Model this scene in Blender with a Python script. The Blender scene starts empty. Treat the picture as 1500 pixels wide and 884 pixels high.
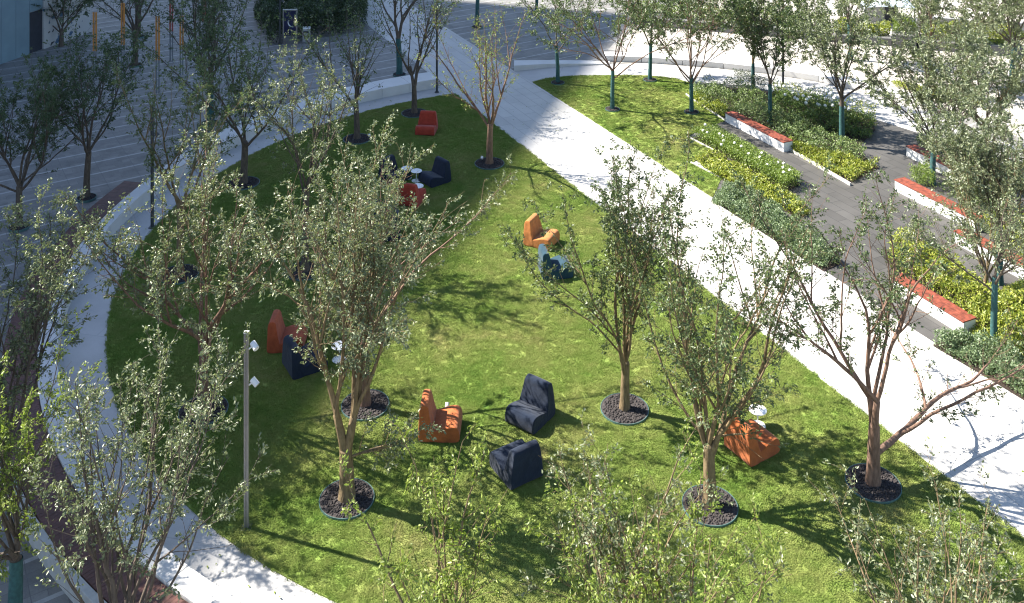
import bpy, math, random
import numpy as np
from mathutils import Vector
C = bpy.context.scene
R = math.radians
PI = math.pi

# ------------------------------------------------------------------ camera, sky, sun, exposure
CAM_H, FPX, HORIZON = 15.6, 1430.0, -340.0          # shift-lens view from a fifth-floor window
cam = bpy.data.cameras.new('camera'); camo = bpy.data.objects.new('camera', cam)
C.collection.objects.link(camo); C.camera = camo
camo.location = (0, 0, CAM_H); camo.rotation_euler = (R(90), 0, 0)
cam.sensor_width = 36; cam.lens = 36 * FPX / 1500.0
cam.shift_y = -(442 - HORIZON) / 1500.0
cam.clip_start = 0.1; cam.clip_end = 2000

SUNV = Vector((-3.87, 1.29, 4.0)).normalized()       # towards the sun
world = bpy.data.worlds.new('World'); C.world = world; world.use_nodes = True
wn = world.node_tree.nodes; wl = world.node_tree.links
bg = wn['Background']; sky = wn.new('ShaderNodeTexSky'); sky.sky_type = 'NISHITA'; sky.sun_disc = False
sky.sun_elevation = math.asin(SUNV.z); sky.sun_rotation = math.atan2(SUNV.x, SUNV.y)
sky.air_density = 1.0; sky.dust_density = 0.5; sky.ozone_density = 1.5
bg.inputs['Strength'].default_value = 0.076
wl.new(sky.outputs[0], bg.inputs['Color'])
sun = bpy.data.lights.new('sun', 'SUN'); suno = bpy.data.objects.new('sun', sun); C.collection.objects.link(suno)
sun.energy = 5.0; sun.angle = R(0.53); sun.color = (1.0, 0.94, 0.84)
suno.rotation_euler = SUNV.to_track_quat('Z', 'Y').to_euler(); suno.location = (0, 0, 60)
C.view_settings.view_transform = 'Standard'; C.view_settings.look = 'None'
C.view_settings.exposure = 1.7; C.view_settings.gamma = 1.0
C.cycles.filter_width = 1.15
C.cycles.max_bounces = 6; C.cycles.diffuse_bounces = 3; C.cycles.glossy_bounces = 2
C.cycles.transmission_bounces = 3; C.cycles.transparent_max_bounces = 4

def G(px, py, z=0.0):
    """point of the real place seen at a photo pixel, at height z"""
    Y = FPX * (CAM_H - z) / (py - HORIZON)
    return Vector(((px - 750) / FPX * Y, Y, z))

# ------------------------------------------------------------------ materials
def new_mat(name):
    m = bpy.data.materials.new(name); m.use_nodes = True
    nt = m.node_tree; b = nt.nodes['Principled BSDF']
    return m, nt, b
def N(nt, t, **kw):
    n = nt.nodes.new(t)
    for k, v in kw.items():
        if k.startswith('i_'):
            n.inputs[k[2:].replace('_', ' ')].default_value = v
        else: setattr(n, k, v)
    return n
def noise(nt, vec, scale, detail=4, rough=0.55):
    n = N(nt, 'ShaderNodeTexNoise'); n.inputs['Scale'].default_value = scale
    n.inputs['Detail'].default_value = detail; n.inputs['Roughness'].default_value = rough
    if vec: nt.links.new(vec, n.inputs['Vector'])
    return n.outputs['Fac']
def ramp(nt, fac, stops):
    r = N(nt, 'ShaderNodeValToRGB'); e = r.color_ramp.elements
    while len(e) < len(stops): e.new(0.5)
    for i, (p, c) in enumerate(stops):
        e[i].position = p; e[i].color = (c[0], c[1], c[2], 1) if len(c) == 3 else c
    nt.links.new(fac, r.inputs[0]); return r.outputs[0]
def mixc(nt, fac, a, b, mode='MIX'):
    m = N(nt, 'ShaderNodeMix', data_type='RGBA', blend_type=mode)
    for s, v in ((0, fac), (6, a), (7, b)):
        if hasattr(v, 'is_output'): nt.links.new(v, m.inputs[s])
        elif s == 0: m.inputs[0].default_value = v
        else: m.inputs[s].default_value = (v[0], v[1], v[2], 1)
    return m.outputs[2]
def math_n(nt, op, a, b=None, c=None):
    m = N(nt, 'ShaderNodeMath', operation=op)
    for i, v in enumerate((a, b, c)):
        if v is None: continue
        if hasattr(v, 'is_output'): nt.links.new(v, m.inputs[i])
        else: m.inputs[i].default_value = v
    return m.outputs[0]
def objco(nt): return N(nt, 'ShaderNodeTexCoord').outputs['Object']
def bump(nt, b, h, strength=0.4, dist=0.02):
    n = N(nt, 'ShaderNodeBump'); n.inputs['Strength'].default_value = strength; n.inputs['Distance'].default_value = dist
    nt.links.new(h, n.inputs['Height']); nt.links.new(n.outputs[0], b.inputs['Normal'])
def rotco(nt, ang, loc=(0, 0, 0)):
    mp = N(nt, 'ShaderNodeMapping'); mp.inputs['Rotation'].default_value = (0, 0, ang); mp.inputs['Location'].default_value = loc
    nt.links.new(objco(nt), mp.inputs['Vector']); return mp.outputs[0]

def simple(name, col, rough=0.6, var=0.25, scale=8, bmp=0.0, metal=0.0, spec=0.5, bscale=60, bdist=0.01):
    m, nt, b = new_mat(name); co = objco(nt)
    f = noise(nt, co, scale)
    lo = [c * (1 - var) for c in col]; hi = [min(1, c * (1 + var)) for c in col]
    nt.links.new(ramp(nt, f, [(0.3, lo), (0.7, hi)]), b.inputs['Base Color'])
    b.inputs['Roughness'].default_value = rough; b.inputs['Metallic'].default_value = metal
    b.inputs['Specular IOR Level'].default_value = spec
    if bmp: bump(nt, b, noise(nt, co, bscale, 3), bmp, bdist)
    return m

def slab_mat(name, col, mortar, w, h, ang, rough=0.6, var=0.12, msize=0.008, stain=0.18):
    m, nt, b = new_mat(name); v = rotco(nt, ang)
    br = N(nt, 'ShaderNodeTexBrick'); br.offset = 0.5
    br.inputs['Scale'].default_value = 1.0; br.inputs['Brick Width'].default_value = w; br.inputs['Row Height'].default_value = h
    br.inputs['Mortar Size'].default_value = msize; br.inputs['Mortar Smooth'].default_value = 0.1; br.inputs['Bias'].default_value = 0
    br.inputs['Color1'].default_value = (*[c * (1 - var) for c in col], 1); br.inputs['Color2'].default_value = (*[min(1, c * (1 + var)) for c in col], 1)
    br.inputs['Mortar'].default_value = (*mortar, 1); nt.links.new(v, br.inputs['Vector'])
    st = ramp(nt, noise(nt, objco(nt), 0.55, 6, 0.65), [(0.35, (1 - stain,) * 3), (0.65, (1, 1, 1))])
    st2 = ramp(nt, noise(nt, objco(nt), 45, 3, 0.6), [(0.3, (0.88,) * 3), (0.7, (1, 1, 1))])
    c = mixc(nt, 1.0, mixc(nt, 1.0, br.outputs['Color'], st, 'MULTIPLY'), st2, 'MULTIPLY')
    nt.links.new(c, b.inputs['Base Color']); b.inputs['Roughness'].default_value = rough
    b.inputs['Specular IOR Level'].default_value = 0.3
    return m

PATH_DIR = Vector((0.44, -0.9, 0)).normalized()
PATH_ANG = math.atan2(PATH_DIR.y, PATH_DIR.x)
M = {}
M['path'] = slab_mat('pale stone slabs', (0.56, 0.545, 0.52), (0.36, 0.35, 0.34), 1.6, 0.55, -PATH_ANG, 0.65, 0.05, 0.012, 0.14)
M['walk'] = slab_mat('pale walkway stone', (0.52, 0.51, 0.50), (0.4, 0.4, 0.4), 3.0, 3.0, 0.2, 0.65, 0.04, 0.008, 0.16)
M['benchstone'] = simple('white cast stone', (0.58, 0.57, 0.56), 0.6, 0.06, 1.2)
M['garden_paving'] = slab_mat('dark grey pavers', (0.10, 0.096, 0.092), (0.045, 0.045, 0.045), 1.2, 0.42, -PATH_ANG, 0.6, 0.16, 0.01, 0.25)
M['curb'] = simple('pale kerb stone', (0.42, 0.41, 0.39), 0.7, 0.12, 5)
M['soil'] = simple('dark bark mulch', (0.035, 0.022, 0.015), 0.95, 0.5, 30, 0.8, bscale=60, bdist=0.03)
# striped plaza
m, nt, b = new_mat('plaza paving with pale stripes'); M['plaza'] = m
v = rotco(nt, -R(33))
sx = N(nt, 'ShaderNodeSeparateXYZ'); nt.links.new(v, sx.inputs[0])
fr = math_n(nt, 'FRACT', math_n(nt, 'DIVIDE', sx.outputs['Y'], 1.18))
line = math_n(nt, 'LESS_THAN', fr, 0.09)
big = math_n(nt, 'FRACT', math_n(nt, 'DIVIDE', sx.outputs['X'], 1.2))
joint = math_n(nt, 'LESS_THAN', big, 0.01)
n1 = noise(nt, objco(nt), 0.4, 6, 0.6); n2 = noise(nt, objco(nt), 40, 3)
base = ramp(nt, n1, [(0.3, (0.205, 0.20, 0.19)), (0.7, (0.26, 0.25, 0.24))])
bk_ = N(nt, 'ShaderNodeTexBrick'); bk_.inputs['Scale'].default_value = 1.0; bk_.inputs['Brick Width'].default_value = .6; bk_.inputs['Row Height'].default_value = .295
bk_.inputs['Mortar Size'].default_value = .006; bk_.inputs['Color1'].default_value = (.86, .86, .86, 1); bk_.inputs['Color2'].default_value = (1.08, 1.08, 1.06, 1); bk_.inputs['Mortar'].default_value = (.7, .7, .7, 1)
nt.links.new(v, bk_.inputs['Vector'])
base = mixc(nt, 1.0, base, bk_.outputs['Color'], 'MULTIPLY')
st_ = ramp(nt, noise(nt, objco(nt), 1.3, 6, 0.7), [(0.34, (0.72, 0.72, 0.72)), (0.52, (1, 1, 1))])
base = mixc(nt, line, base, (0.40, 0.395, 0.38)); base = mixc(nt, 1.0, base, st_, 'MULTIPLY'); base = mixc(nt, joint, base, (0.14, 0.14, 0.14))
base = mixc(nt, 1.0, base, ramp(nt, n2, [(0.3, (0.85,) * 3), (0.7, (1, 1, 1))]), 'MULTIPLY')
nt.links.new(base, b.inputs['Base Color']); b.inputs['Roughness'].default_value = 0.65; b.inputs['Specular IOR Level'].default_value = 0.3
M['cream'] = slab_mat('plaza paving painted sunlit cream', (0.50, 0.47, 0.42), (0.36, 0.33, 0.29), 1.2, 0.6, -R(33), 0.7, 0.05, 0.012, 0.2)  # paler copy of the plaza paving, sunlight put into its colour
# lawn
m, nt, b = new_mat('mown lawn'); M['lawn'] = m
co = N(nt, 'ShaderNodeNewGeometry').outputs['Position']
big = noise(nt, co, 0.35, 5, 0.6); mid = noise(nt, co, 2.3, 5, 0.65)
mp = N(nt, 'ShaderNodeMapping'); mp.inputs['Scale'].default_value = (1, 1.6, 1); nt.links.new(co, mp.inputs[0])
fine = noise(nt, mp.outputs[0], 26, 4, 0.7); vfine = noise(nt, mp.outputs[0], 75, 3, 0.7)
mx = math_n(nt, 'ADD', math_n(nt, 'MULTIPLY', big, 0.62), math_n(nt, 'MULTIPLY', mid, 0.38))
c = ramp(nt, mx, [(0.28, (0.095, 0.195, 0.028)), (0.42, (0.185, 0.265, 0.056)), (0.56, (0.255, 0.295, 0.085)), (0.72, (0.36, 0.32, 0.14))])
c = mixc(nt, 1.0, c, ramp(nt, fine, [(0.28, (0.86, 0.88, 0.84)), (0.72, (1.09, 1.07, 1.07))]), 'MULTIPLY')
c = mixc(nt, 1.0, c, ramp(nt, vfine, [(0.25, (0.85, 0.87, 0.85)), (0.75, (1.1, 1.1, 1.06))]), 'MULTIPLY')
nt.links.new(c, b.inputs['Base Color']); b.inputs['Roughness'].default_value = 0.85; b.inputs['Specular IOR Level'].default_value = 0.15
bump(nt, b, math_n(nt, 'ADD', fine, math_n(nt, 'MULTIPLY', vfine, 0.6)), 0.5, 0.025)

def leaf_mat(name, a, bcol, rough=0.42, trans=0.25, spec=0.5):
    m, nt, b = new_mat(name)
    g = N(nt, 'ShaderNodeNewGeometry')
    c = ramp(nt, g.outputs['Random Per Island'], [(0.0, a), (0.75, bcol), (1.0, [min(1, x * 1.35) for x in bcol])])
    nt.links.new(c, b.inputs['Base Color']); b.inputs['Roughness'].default_value = rough
    b.inputs['Specular IOR Level'].default_value = spec
    t = N(nt, 'ShaderNodeBsdfTranslucent'); nt.links.new(mixc(nt, 1.0, c, (1.15, 1.25, 0.6), 'MULTIPLY'), t.inputs['Color'])
    mx = N(nt, 'ShaderNodeMixShader'); mx.inputs[0].default_value = trans
    nt.links.new(b.outputs[0], mx.inputs[1]); nt.links.new(t.outputs[0], mx.inputs[2])
    nt.links.new(mx.outputs[0], nt.nodes['Material Output'].inputs['Surface'])
    return m
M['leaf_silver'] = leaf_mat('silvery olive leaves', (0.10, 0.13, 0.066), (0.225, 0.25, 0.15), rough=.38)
M['leaf_green'] = leaf_mat('mid green and less sunlit leaves', (0.05, 0.08, 0.03), (0.125, 0.165, 0.07), rough=.38)  # on several trees this darker green stands in for less sun
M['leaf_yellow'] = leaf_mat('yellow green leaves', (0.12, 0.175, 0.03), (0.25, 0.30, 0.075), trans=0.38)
M['leaf_dark'] = leaf_mat('shade toned tree and box hedge leaves', (0.03, 0.06, 0.022), (0.07, 0.105, 0.045))  # tree leaves with shade put into the colour; box hedge is this dark
M['leaf_lime'] = leaf_mat('lime ground cover leaves', (0.13, 0.19, 0.025), (0.33, 0.35, 0.065), trans=0.3)
M['leaf_hedge'] = leaf_mat('bright hedge leaves', (0.095, 0.165, 0.025), (0.20, 0.265, 0.05), trans=0.25)
M['leaf_blue'] = leaf_mat('blue green shrub leaves', (0.095, 0.15, 0.07), (0.19, 0.25, 0.135))
M['leaf_grey'] = leaf_mat('grey green shrub leaves', (0.09, 0.14, 0.045), (0.19, 0.25, 0.09))
M['leaf_bed'] = leaf_mat('green bed leaves', (0.055, 0.105, 0.022), (0.13, 0.19, 0.045))
M['petal'] = simple('white petals', (0.78, 0.78, 0.74), 0.6, 0.06, 20)
# bark
def bark(name, lo, hi):
    m, nt, b = new_mat(name); co = objco(nt)
    mp = N(nt, 'ShaderNodeMapping'); mp.inputs['Scale'].default_value = (1, 1, 0.3); nt.links.new(co, mp.inputs[0])
    f = noise(nt, mp.outputs[0], 14, 6, 0.7)
    nt.links.new(ramp(nt, f, [(0.32, lo), (0.68, hi)]), b.inputs['Base Color']); b.inputs['Roughness'].default_value = 0.8
    b.inputs['Specular IOR Level'].default_value = 0.25
    bump(nt, b, noise(nt, mp.outputs[0], 40, 4), 0.6, 0.02); return m
M['bark'] = bark('tan bark', (0.095, 0.067, 0.037), (0.25, 0.185, 0.105))
M['bark_red'] = bark('reddish bark', (0.10, 0.06, 0.042), (0.26, 0.165, 0.12))
M['bark_dark'] = bark('grey brown bark', (0.06, 0.048, 0.04), (0.15, 0.12, 0.095))
M['wrap'] = simple('teal trunk wrap', (0.028, 0.088, 0.088), 0.8, 0.3, 12, 0.4)
M['edging'] = simple('green grey steel edging', (0.09, 0.17, 0.16), 0.5, 0.2, 4, metal=0.2)
M['gravel'] = simple('dark lava gravel', (0.045, 0.038, 0.037), 0.9, 0.6, 25, 0.5)
def fabric(name, col):
    m, nt, b = new_mat(name); co = objco(nt)
    f = noise(nt, co, 6, 4); f2 = noise(nt, co, 160, 2)
    c = ramp(nt, f, [(0.3, [x * 0.8 for x in col]), (0.7, [x * 1.15 for x in col])])
    c = mixc(nt, 1.0, c, ramp(nt, f2, [(0.3, (0.82,) * 3), (0.7, (1.08,) * 3)]), 'MULTIPLY')
    nt.links.new(c, b.inputs['Base Color']); b.inputs['Roughness'].default_value = 0.9; b.inputs['Specular IOR Level'].default_value = 0.15
    b.inputs['Sheen Weight'].default_value = 0.15
    bump(nt, b, math_n(nt, 'ADD', f, math_n(nt, 'MULTIPLY', f2, 0.1)), 0.35, 0.05); return m
M['orange'] = fabric('orange fabric', (0.46, 0.17, 0.05))
M['burnt'] = fabric('burnt orange fabric', (0.40, 0.115, 0.035))
M['terracotta'] = fabric('terracotta fabric', (0.38, 0.085, 0.035))
M['red'] = fabric('red fabric', (0.36, 0.05, 0.03))
M['navy'] = fabric('navy fabric', (0.014, 0.022, 0.042))
M['slate'] = fabric('slate blue fabric', (0.022, 0.055, 0.08))
M['white'] = simple('white lacquer', (0.80, 0.80, 0.80), 0.35, 0.03, 3)
M['steel'] = simple('grey powder coated steel', (0.27, 0.26, 0.25), 0.45, 0.08, 3, metal=0.4)
M['darksteel'] = simple('dark painted steel', (0.05, 0.055, 0.06), 0.5, 0.1, 3)
M['lens'] = simple('lamp glass', (0.7, 0.7, 0.7), 0.15, 0.02, 3)
M['totem_orange'] = simple('orange painted post', (0.50, 0.21, 0.045), 0.5, 0.12, 4)
M['totem_red'] = simple('dull red painted post', (0.32, 0.07, 0.06), 0.5, 0.12, 4)
M['totem_grey'] = simple('blue grey post', (0.17, 0.19, 0.21), 0.5, 0.1, 4)
M['redwood'] = simple('red stained timber', (0.20, 0.05, 0.028), 0.6, 0.55, 7)
M['deckwood'] = simple('dark red deck boards', (0.105, 0.042, 0.032), 0.6, 0.35, 5)
M['planter'] = simple('dark grey planter', (0.13, 0.13, 0.13), 0.7, 0.15, 2)
M['panel'] = simple('blue grey metal panel', (0.20, 0.29, 0.34), 0.35, 0.12, 0.7)
M['panel_dark'] = simple('dark door recess', (0.03, 0.035, 0.05), 0.5, 0.2, 3)
m, nt, b = new_mat('pale wall with mural blots'); M['mural'] = m
f = noise(nt, objco(nt), 1.6, 3, 0.5)
f2 = noise(nt, objco(nt), 3.1, 2, 0.5)
c = ramp(nt, f, [(0.60, (0.5, 0.5, 0.5)), (0.63, (0.06, 0.12, 0.2))]); c = mixc(nt, math_n(nt, 'GREATER_THAN', f2, 0.66), c, (0.03, 0.03, 0.035))
nt.links.new(c, b.inputs['Base Color']); b.inputs['Roughness'].default_value = 0.6
M['tower'] = simple('tower cladding', (0.30, 0.31, 0.33), 0.5, 0.1, 0.05)
M['towerglass'] = simple('tower glazing', (0.06, 0.08, 0.10), 0.15, 0.2, 0.3)
M['canopy'] = simple('pale blue canopy fabric', (0.55, 0.63, 0.70), 0.6, 0.05, 3)
M['kioskwall'] = simple('grey kiosk wall', (0.32, 0.32, 0.33), 0.6, 0.08, 3)
M['poster'] = simple('dark blue poster', (0.012, 0.016, 0.06), 0.3, 0.3, 3)
M['hedge_dark'] = leaf_mat('dark hedge leaves', (0.02, 0.04, 0.015), (0.05, 0.08, 0.03))

# ------------------------------------------------------------------ mesh helpers
def link(o, parent=None):
    C.collection.objects.link(o)
    if parent: o.parent = parent
    return o
def raw_mesh(name, V, polys, mat, parent=None, smooth=False, loc=None):
    """polys: list of (k, int array n x k)"""
    me = bpy.data.meshes.new(name)
    V = np.asarray(V, dtype=np.float32); me.vertices.add(len(V)); me.vertices.foreach_set('co', V.ravel())
    loops = np.concatenate([np.asarray(f, dtype=np.int32).ravel() for f in polys])
    tot = np.concatenate([np.full(len(f), np.asarray(f).shape[1], dtype=np.int32) for f in polys])
    st = np.concatenate([[0], np.cumsum(tot)[:-1]]).astype(np.int32)
    me.loops.add(len(loops)); me.loops.foreach_set('vertex_index', loops)
    me.polygons.add(len(tot)); me.polygons.foreach_set('loop_start', st); me.polygons.foreach_set('loop_total', tot)
    if smooth: me.polygons.foreach_set('use_smooth', np.ones(len(tot), dtype=bool))
    me.update(calc_edges=True); me.validate()
    me.materials.append(mat)
    o = bpy.data.objects.new(name, me)
    if loc is not None: o.location = loc
    return link(o, parent)
class MB:
    """collects simple solids into one mesh"""
    def __init__(s): s.v = []; s.f = []
    def add(s, vs, fs):
        k = len(s.v); s.v += [tuple(p) for p in vs]; s.f += [tuple(i + k for i in f) for f in fs]; return s
    def box(s, c, size, rz=0.0):
        cx, cy, cz = c; hx, hy, hz = [q / 2 for q in size]; ca, sa = math.cos(rz), math.sin(rz); vs = []
        for z in (-hz, hz):
            for x, y in ((-hx, -hy), (hx, -hy), (hx, hy), (-hx, hy)):
                vs.append((cx + x * ca - y * sa, cy + x * sa + y * ca, cz + z))
        return s.add(vs, [(3, 2, 1, 0), (4, 5, 6, 7), (0, 1, 5, 4), (1, 2, 6, 5), (2, 3, 7, 6), (3, 0, 4, 7)])
    def prism(s, poly, z0, z1):
        n = len(poly); vs = [(p[0], p[1], z0) for p in poly] + [(p[0], p[1], z1) for p in poly]
        return s.add(vs, [tuple(range(n - 1, -1, -1)), tuple(range(n, 2 * n))] + [(i, (i + 1) % n, n + (i + 1) % n, n + i) for i in range(n)])
    def tube(s, a, b, r, k=12, r2=None):
        a = Vector(a); b = Vector(b); r2 = r if r2 is None else r2
        d = (b - a).normalized(); q = Vector((1, 0, 0)) if abs(d.x) < .9 else Vector((0, 1, 0)); u = d.cross(q).normalized(); w = d.cross(u)
        vs = [a + (u * math.cos(2 * PI * i / k) + w * math.sin(2 * PI * i / k)) * r for i in range(k)] + [b + (u * math.cos(2 * PI * i / k) + w * math.sin(2 * PI * i / k)) * r2 for i in range(k)]
        return s.add(vs, [tuple(range(k - 1, -1, -1)), tuple(range(k, 2 * k))] + [(i, (i + 1) % k, k + (i + 1) % k, k + i) for i in range(k)])
    def lathe(s, prof, c=(0, 0, 0), k=32):
        vs = []; n = len(prof)
        for i in range(k):
            a = 2 * PI * i / k
            vs += [(c[0] + r * math.cos(a), c[1] + r * math.sin(a), c[2] + z) for r, z in prof]
        fs = [(i * n + j, ((i + 1) % k) * n + j, ((i + 1) % k) * n + j + 1, i * n + j + 1) for i in range(k) for j in range(n - 1)]
        return s.add(vs, fs)
    def build(s, name, mat, parent=None, bevel=0.0, seg=2, smooth=False, loc=None, rz=0):
        me = bpy.data.meshes.new(name); me.from_pydata(s.v, [], s.f); me.update(); me.materials.append(mat)
        if smooth:
            for p in me.polygons: p.use_smooth = True
        o = bpy.data.objects.new(name, me)
        if loc is not None: o.location = loc
        o.rotation_euler.z = rz
        if bevel:
            m = o.modifiers.new('bevel', 'BEVEL'); m.width = bevel; m.segments = seg; m.limit_method = 'ANGLE'; m.angle_limit = R(35)
        return link(o, parent)
def tag(o, label=None, cat=None, group=None, kind=None):
    if label: o['label'] = label
    if cat: o['category'] = cat
    if group: o['group'] = group
    if kind: o['kind'] = kind
    return o
def empty(name, loc, rz=0, label=None, cat=None, group=None):
    o = bpy.data.objects.new(name, None); o.location = loc; o.rotation_euler = (0, 0, rz); o.empty_display_size = 0.3
    C.collection.objects.link(o); return tag(o, label, cat, group)
def copy_tree(o, parent=None):
    c = o.copy(); C.collection.objects.link(c)
    if parent: c.parent = parent
    for ch in list(o.children): copy_tree(ch, c)
    return c

# ------------------------------------------------------------------ ground, paving
CX, CY = 3.5, 32.3
def arc(r, a0, a1, n=80, c=(CX, CY)):
    return [(c[0] + r * math.cos(R(a0 + (a1 - a0) * i / n)), c[1] + r * math.sin(R(a0 + (a1 - a0) * i / n))) for i in range(n + 1)]
def sheet(name, poly, z, mat, label=None):
    o = MB().add([(p[0], p[1], z) for p in poly], [tuple(range(len(poly)))]).build(name, mat)
    return tag(o, kind='structure')
tag(MB().add([(-400, -300, 0), (400, -300, 0), (400, 600, 0), (-400, 600, 0)], [(0, 1, 2, 3)]).build('ground', M['plaza']), kind='structure')
# plaza on the right with its sunlight painted in cream, beyond the ring walkway
CR = (5.2, 31.6)
# ring walkway: a wide disc under the lawns
sheet('walkway', arc(16.85, 95, 330, 160), 0.004, M['walk'])
pl0, pl1 = G(663, 135), G(1500, 790); pr0, pr1 = G(780, 122), G(1500, 585)
dl = (pl1 - pl0).normalized(); dr = (pr1 - pr0).normalized()
# upper right walkway band
up = [tuple(G(*q)[:2]) for q in [(640, 128), (700, 104), (757, 104), (800, 99), (870, 96), (940, 93), (1000, 97), (1060, 102), (1130, 110), (1200, 121), (1280, 140), (1360, 165), (1440, 195), (1560, 245), (1560, 330), (1400, 215), (1290, 180), (1200, 150), (1100, 128), (1020, 122), (900, 118), (800, 122), (780, 128), (720, 135)]]
sheet('curved_walkway', up, 0.008, M['walk'])
cream = [tuple(G(*q)[:2]) for q in [(890, 74), (940, 77), (1000, 83), (1060, 89), (1130, 97), (1200, 108), (1280, 126), (1360, 150), (1440, 180), (1560, 230)]] + [(60, 30), (80, 70), (20, 75), tuple(G(930, 30)[:2])]
sheet('sunlit_cream_plaza', cream, 0.006, M['cream'])
pa = pl0 - dl * 22; pb = pl0 + dl * 48; pc = pr0 + dr * 46; pd = pr0 - dr * 20
sheet('path', [pa[:2], pb[:2], pc[:2], pd[:2]], 0.012, M['path'])
# main lawn
a_top = math.degrees(math.atan2(pl0.y - CY, pl0.x - CX))
lawn_arc = arc(15.62, a_top, 298, 150)
lo_end = Vector((lawn_arc[-1][0], lawn_arc[-1][1], 0)); tt = (lo_end - pl0).dot(dl)
le = pl0 + dl * tt
lawn_poly = [(p[0], p[1]) for p in lawn_arc] + [(le.x, le.y)]
def lawn(name, poly):
    o = MB().prism(poly, -0.02, 0.03).build(name, M['lawn']); return tag(o, kind='structure')
lawn('lawn', lawn_poly)
rl = [tuple(G(*q)[:2]) for q in [(780, 121), (800, 116), (830, 112.5), (860, 111.5), (905, 111), (950, 111.5), (990, 116), (1010, 122), (1014, 138), (1024, 153), (1062, 178), (1030, 189), (1008, 200), (1046, 221), (1014, 239), (1056, 263), (1044, 290)]]
lawn('small_lawn', rl)
# short grass standing on both lawns (stuff)
def grass_tuft():
    rng = np.random.default_rng(5); n = 44; V = []; F = []
    for i in range(n):
        a = rng.uniform(0, 2 * PI); r = .08 * math.sqrt(rng.uniform()); x, y = r * math.cos(a), r * math.sin(a); b_ = rng.uniform(0, 2 * PI); h = rng.uniform(.010, .026)
        l = rng.uniform(.4, 1.5) * h; w = .005; k = len(V); dx, dy = math.cos(b_), math.sin(b_)
        V += [(x - dy * w, y + dx * w, -.005), (x + dy * w, y - dx * w, -.005), (x + dx * l * .4 + dy * w * .7, y + dy * l * .4 - dx * w * .7, h * .6), (x + dx * l * .4 - dy * w * .7, y + dy * l * .4 + dx * w * .7, h * .6), (x + dx * l, y + dy * l, h)]
        F.append((k, k + 1, k + 2, k + 3)); F.append((k + 3, k + 2, k + 4, k + 4))
    me = bpy.data.meshes.new('grass_tuft'); me.from_pydata(V, [], [f if len(set(f)) == 4 else f[:3] for f in F]); me.materials.append(M['lawn'])
    return me
tuft_me = grass_tuft()
tuft_o = bpy.data.objects.new('grass_tuft', tuft_me)
def grass_field(name, poly, dens):
    o = MB().add([(p[0], p[1], .032) for p in poly], [tuple(range(len(poly)))]).build(name, M['lawn'])
    ng = bpy.data.node_groups.new(name, 'GeometryNodeTree')
    ng.interface.new_socket('Geometry', in_out='INPUT', socket_type='NodeSocketGeometry'); ng.interface.new_socket('Geometry', in_out='OUTPUT', socket_type='NodeSocketGeometry')
    gi = ng.nodes.new('NodeGroupInput'); go = ng.nodes.new('NodeGroupOutput'); dp = ng.nodes.new('GeometryNodeDistributePointsOnFaces'); dp.inputs['Density'].default_value = dens
    ip = ng.nodes.new('GeometryNodeInstanceOnPoints'); oi = ng.nodes.new('GeometryNodeObjectInfo'); oi.inputs['Object'].default_value = tuft_o
    rv = ng.nodes.new('FunctionNodeRandomValue'); rv.data_type = 'FLOAT_VECTOR'; rv.inputs[0].default_value = (-.05, -.05, 0); rv.inputs[1].default_value = (.05, .05, 6.283)
    rs = ng.nodes.new('FunctionNodeRandomValue'); rs.data_type = 'FLOAT'; rs.inputs[2].default_value = .7; rs.inputs[3].default_value = 1.35
    L_ = ng.links; L_.new(gi.outputs[0], dp.inputs[0]); L_.new(dp.outputs[0], ip.inputs[0]); L_.new(oi.outputs['Geometry'], ip.inputs['Instance'])
    L_.new(rv.outputs[0], ip.inputs['Rotation']); L_.new(rs.outputs[1], ip.inputs['Scale']); L_.new(ip.outputs[0], go.inputs[0])
    o.modifiers.new('grass', 'NODES').node_group = ng
    return tag(o, 'short mown grass blades of the lawn', 'grass', kind='stuff')
grass_field('lawn_grass', lawn_poly, 280)
grass_field('lawn_grass', rl, 160)
# dark garden paving
gp = [tuple(G(*q)[:2]) for q in [(1012, 120), (1100, 127), (1200, 149), (1290, 178), (1400, 213), (1560, 290), (1700, 420), (1700, 700), (1500, 587), (1300, 459), (1230, 412), (1050, 297)]]
sheet('garden_paving', gp, 0.016, M['garden_paving'])

# white cast bench ring round the lawn
def ring_solid(name, a0, a1, ri, ro, z0, z1, mat, n=90, parent=None, bevel=0.012, ro_f=None, zf=None, c=(CX, CY)):
    vs = []; fs = []
    for i in range(n + 1):
        t = i / n; a = R(a0 + (a1 - a0) * t); o_ = ro_f(math.degrees(a)) if ro_f else ro; zz = zf(t) if zf else z1
        for r, z in ((ri, z0), (o_, z0), (o_, zz), (ri, zz)): vs.append((c[0] + r * math.cos(a), c[1] + r * math.sin(a), z))
    for i in range(n):
        k = 4 * i
        for j in range(4): fs.append((k + j, k + 4 + j, k + 4 + (j + 1) % 4, k + (j + 1) % 4))
    fs += [(0, 1, 2, 3), (4 * n + 3, 4 * n + 2, 4 * n + 1, 4 * n)]
    return MB().add(vs, [f[::-1] for f in fs]).build(name, mat, parent, bevel, 2)
def bench_outer(a):
    t = min(1, max(0, (172 - a) / 30)); t = t * t * (3 - 2 * t); return 17.28 + 0.72 * t
br = empty('curved_bench', (0, 0, 0), 0, 'long white stone bench curving along the left side of the big lawn', 'bench')
for i in range(31):
    a0 = 115 + i * 5.0; a1 = a0 + 4.95
    if a0 > 268: break
    ring_solid('bench_segment', a0, a1, 16.80, 17.28, 0.0, 0.45, M['benchstone'], 6, br, 0.012, bench_outer)
rb = empty('curved_bench', (0, 0, 0), 0, 'low white stone bench tapering into the paving at the top end of the path', 'bench')
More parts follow.
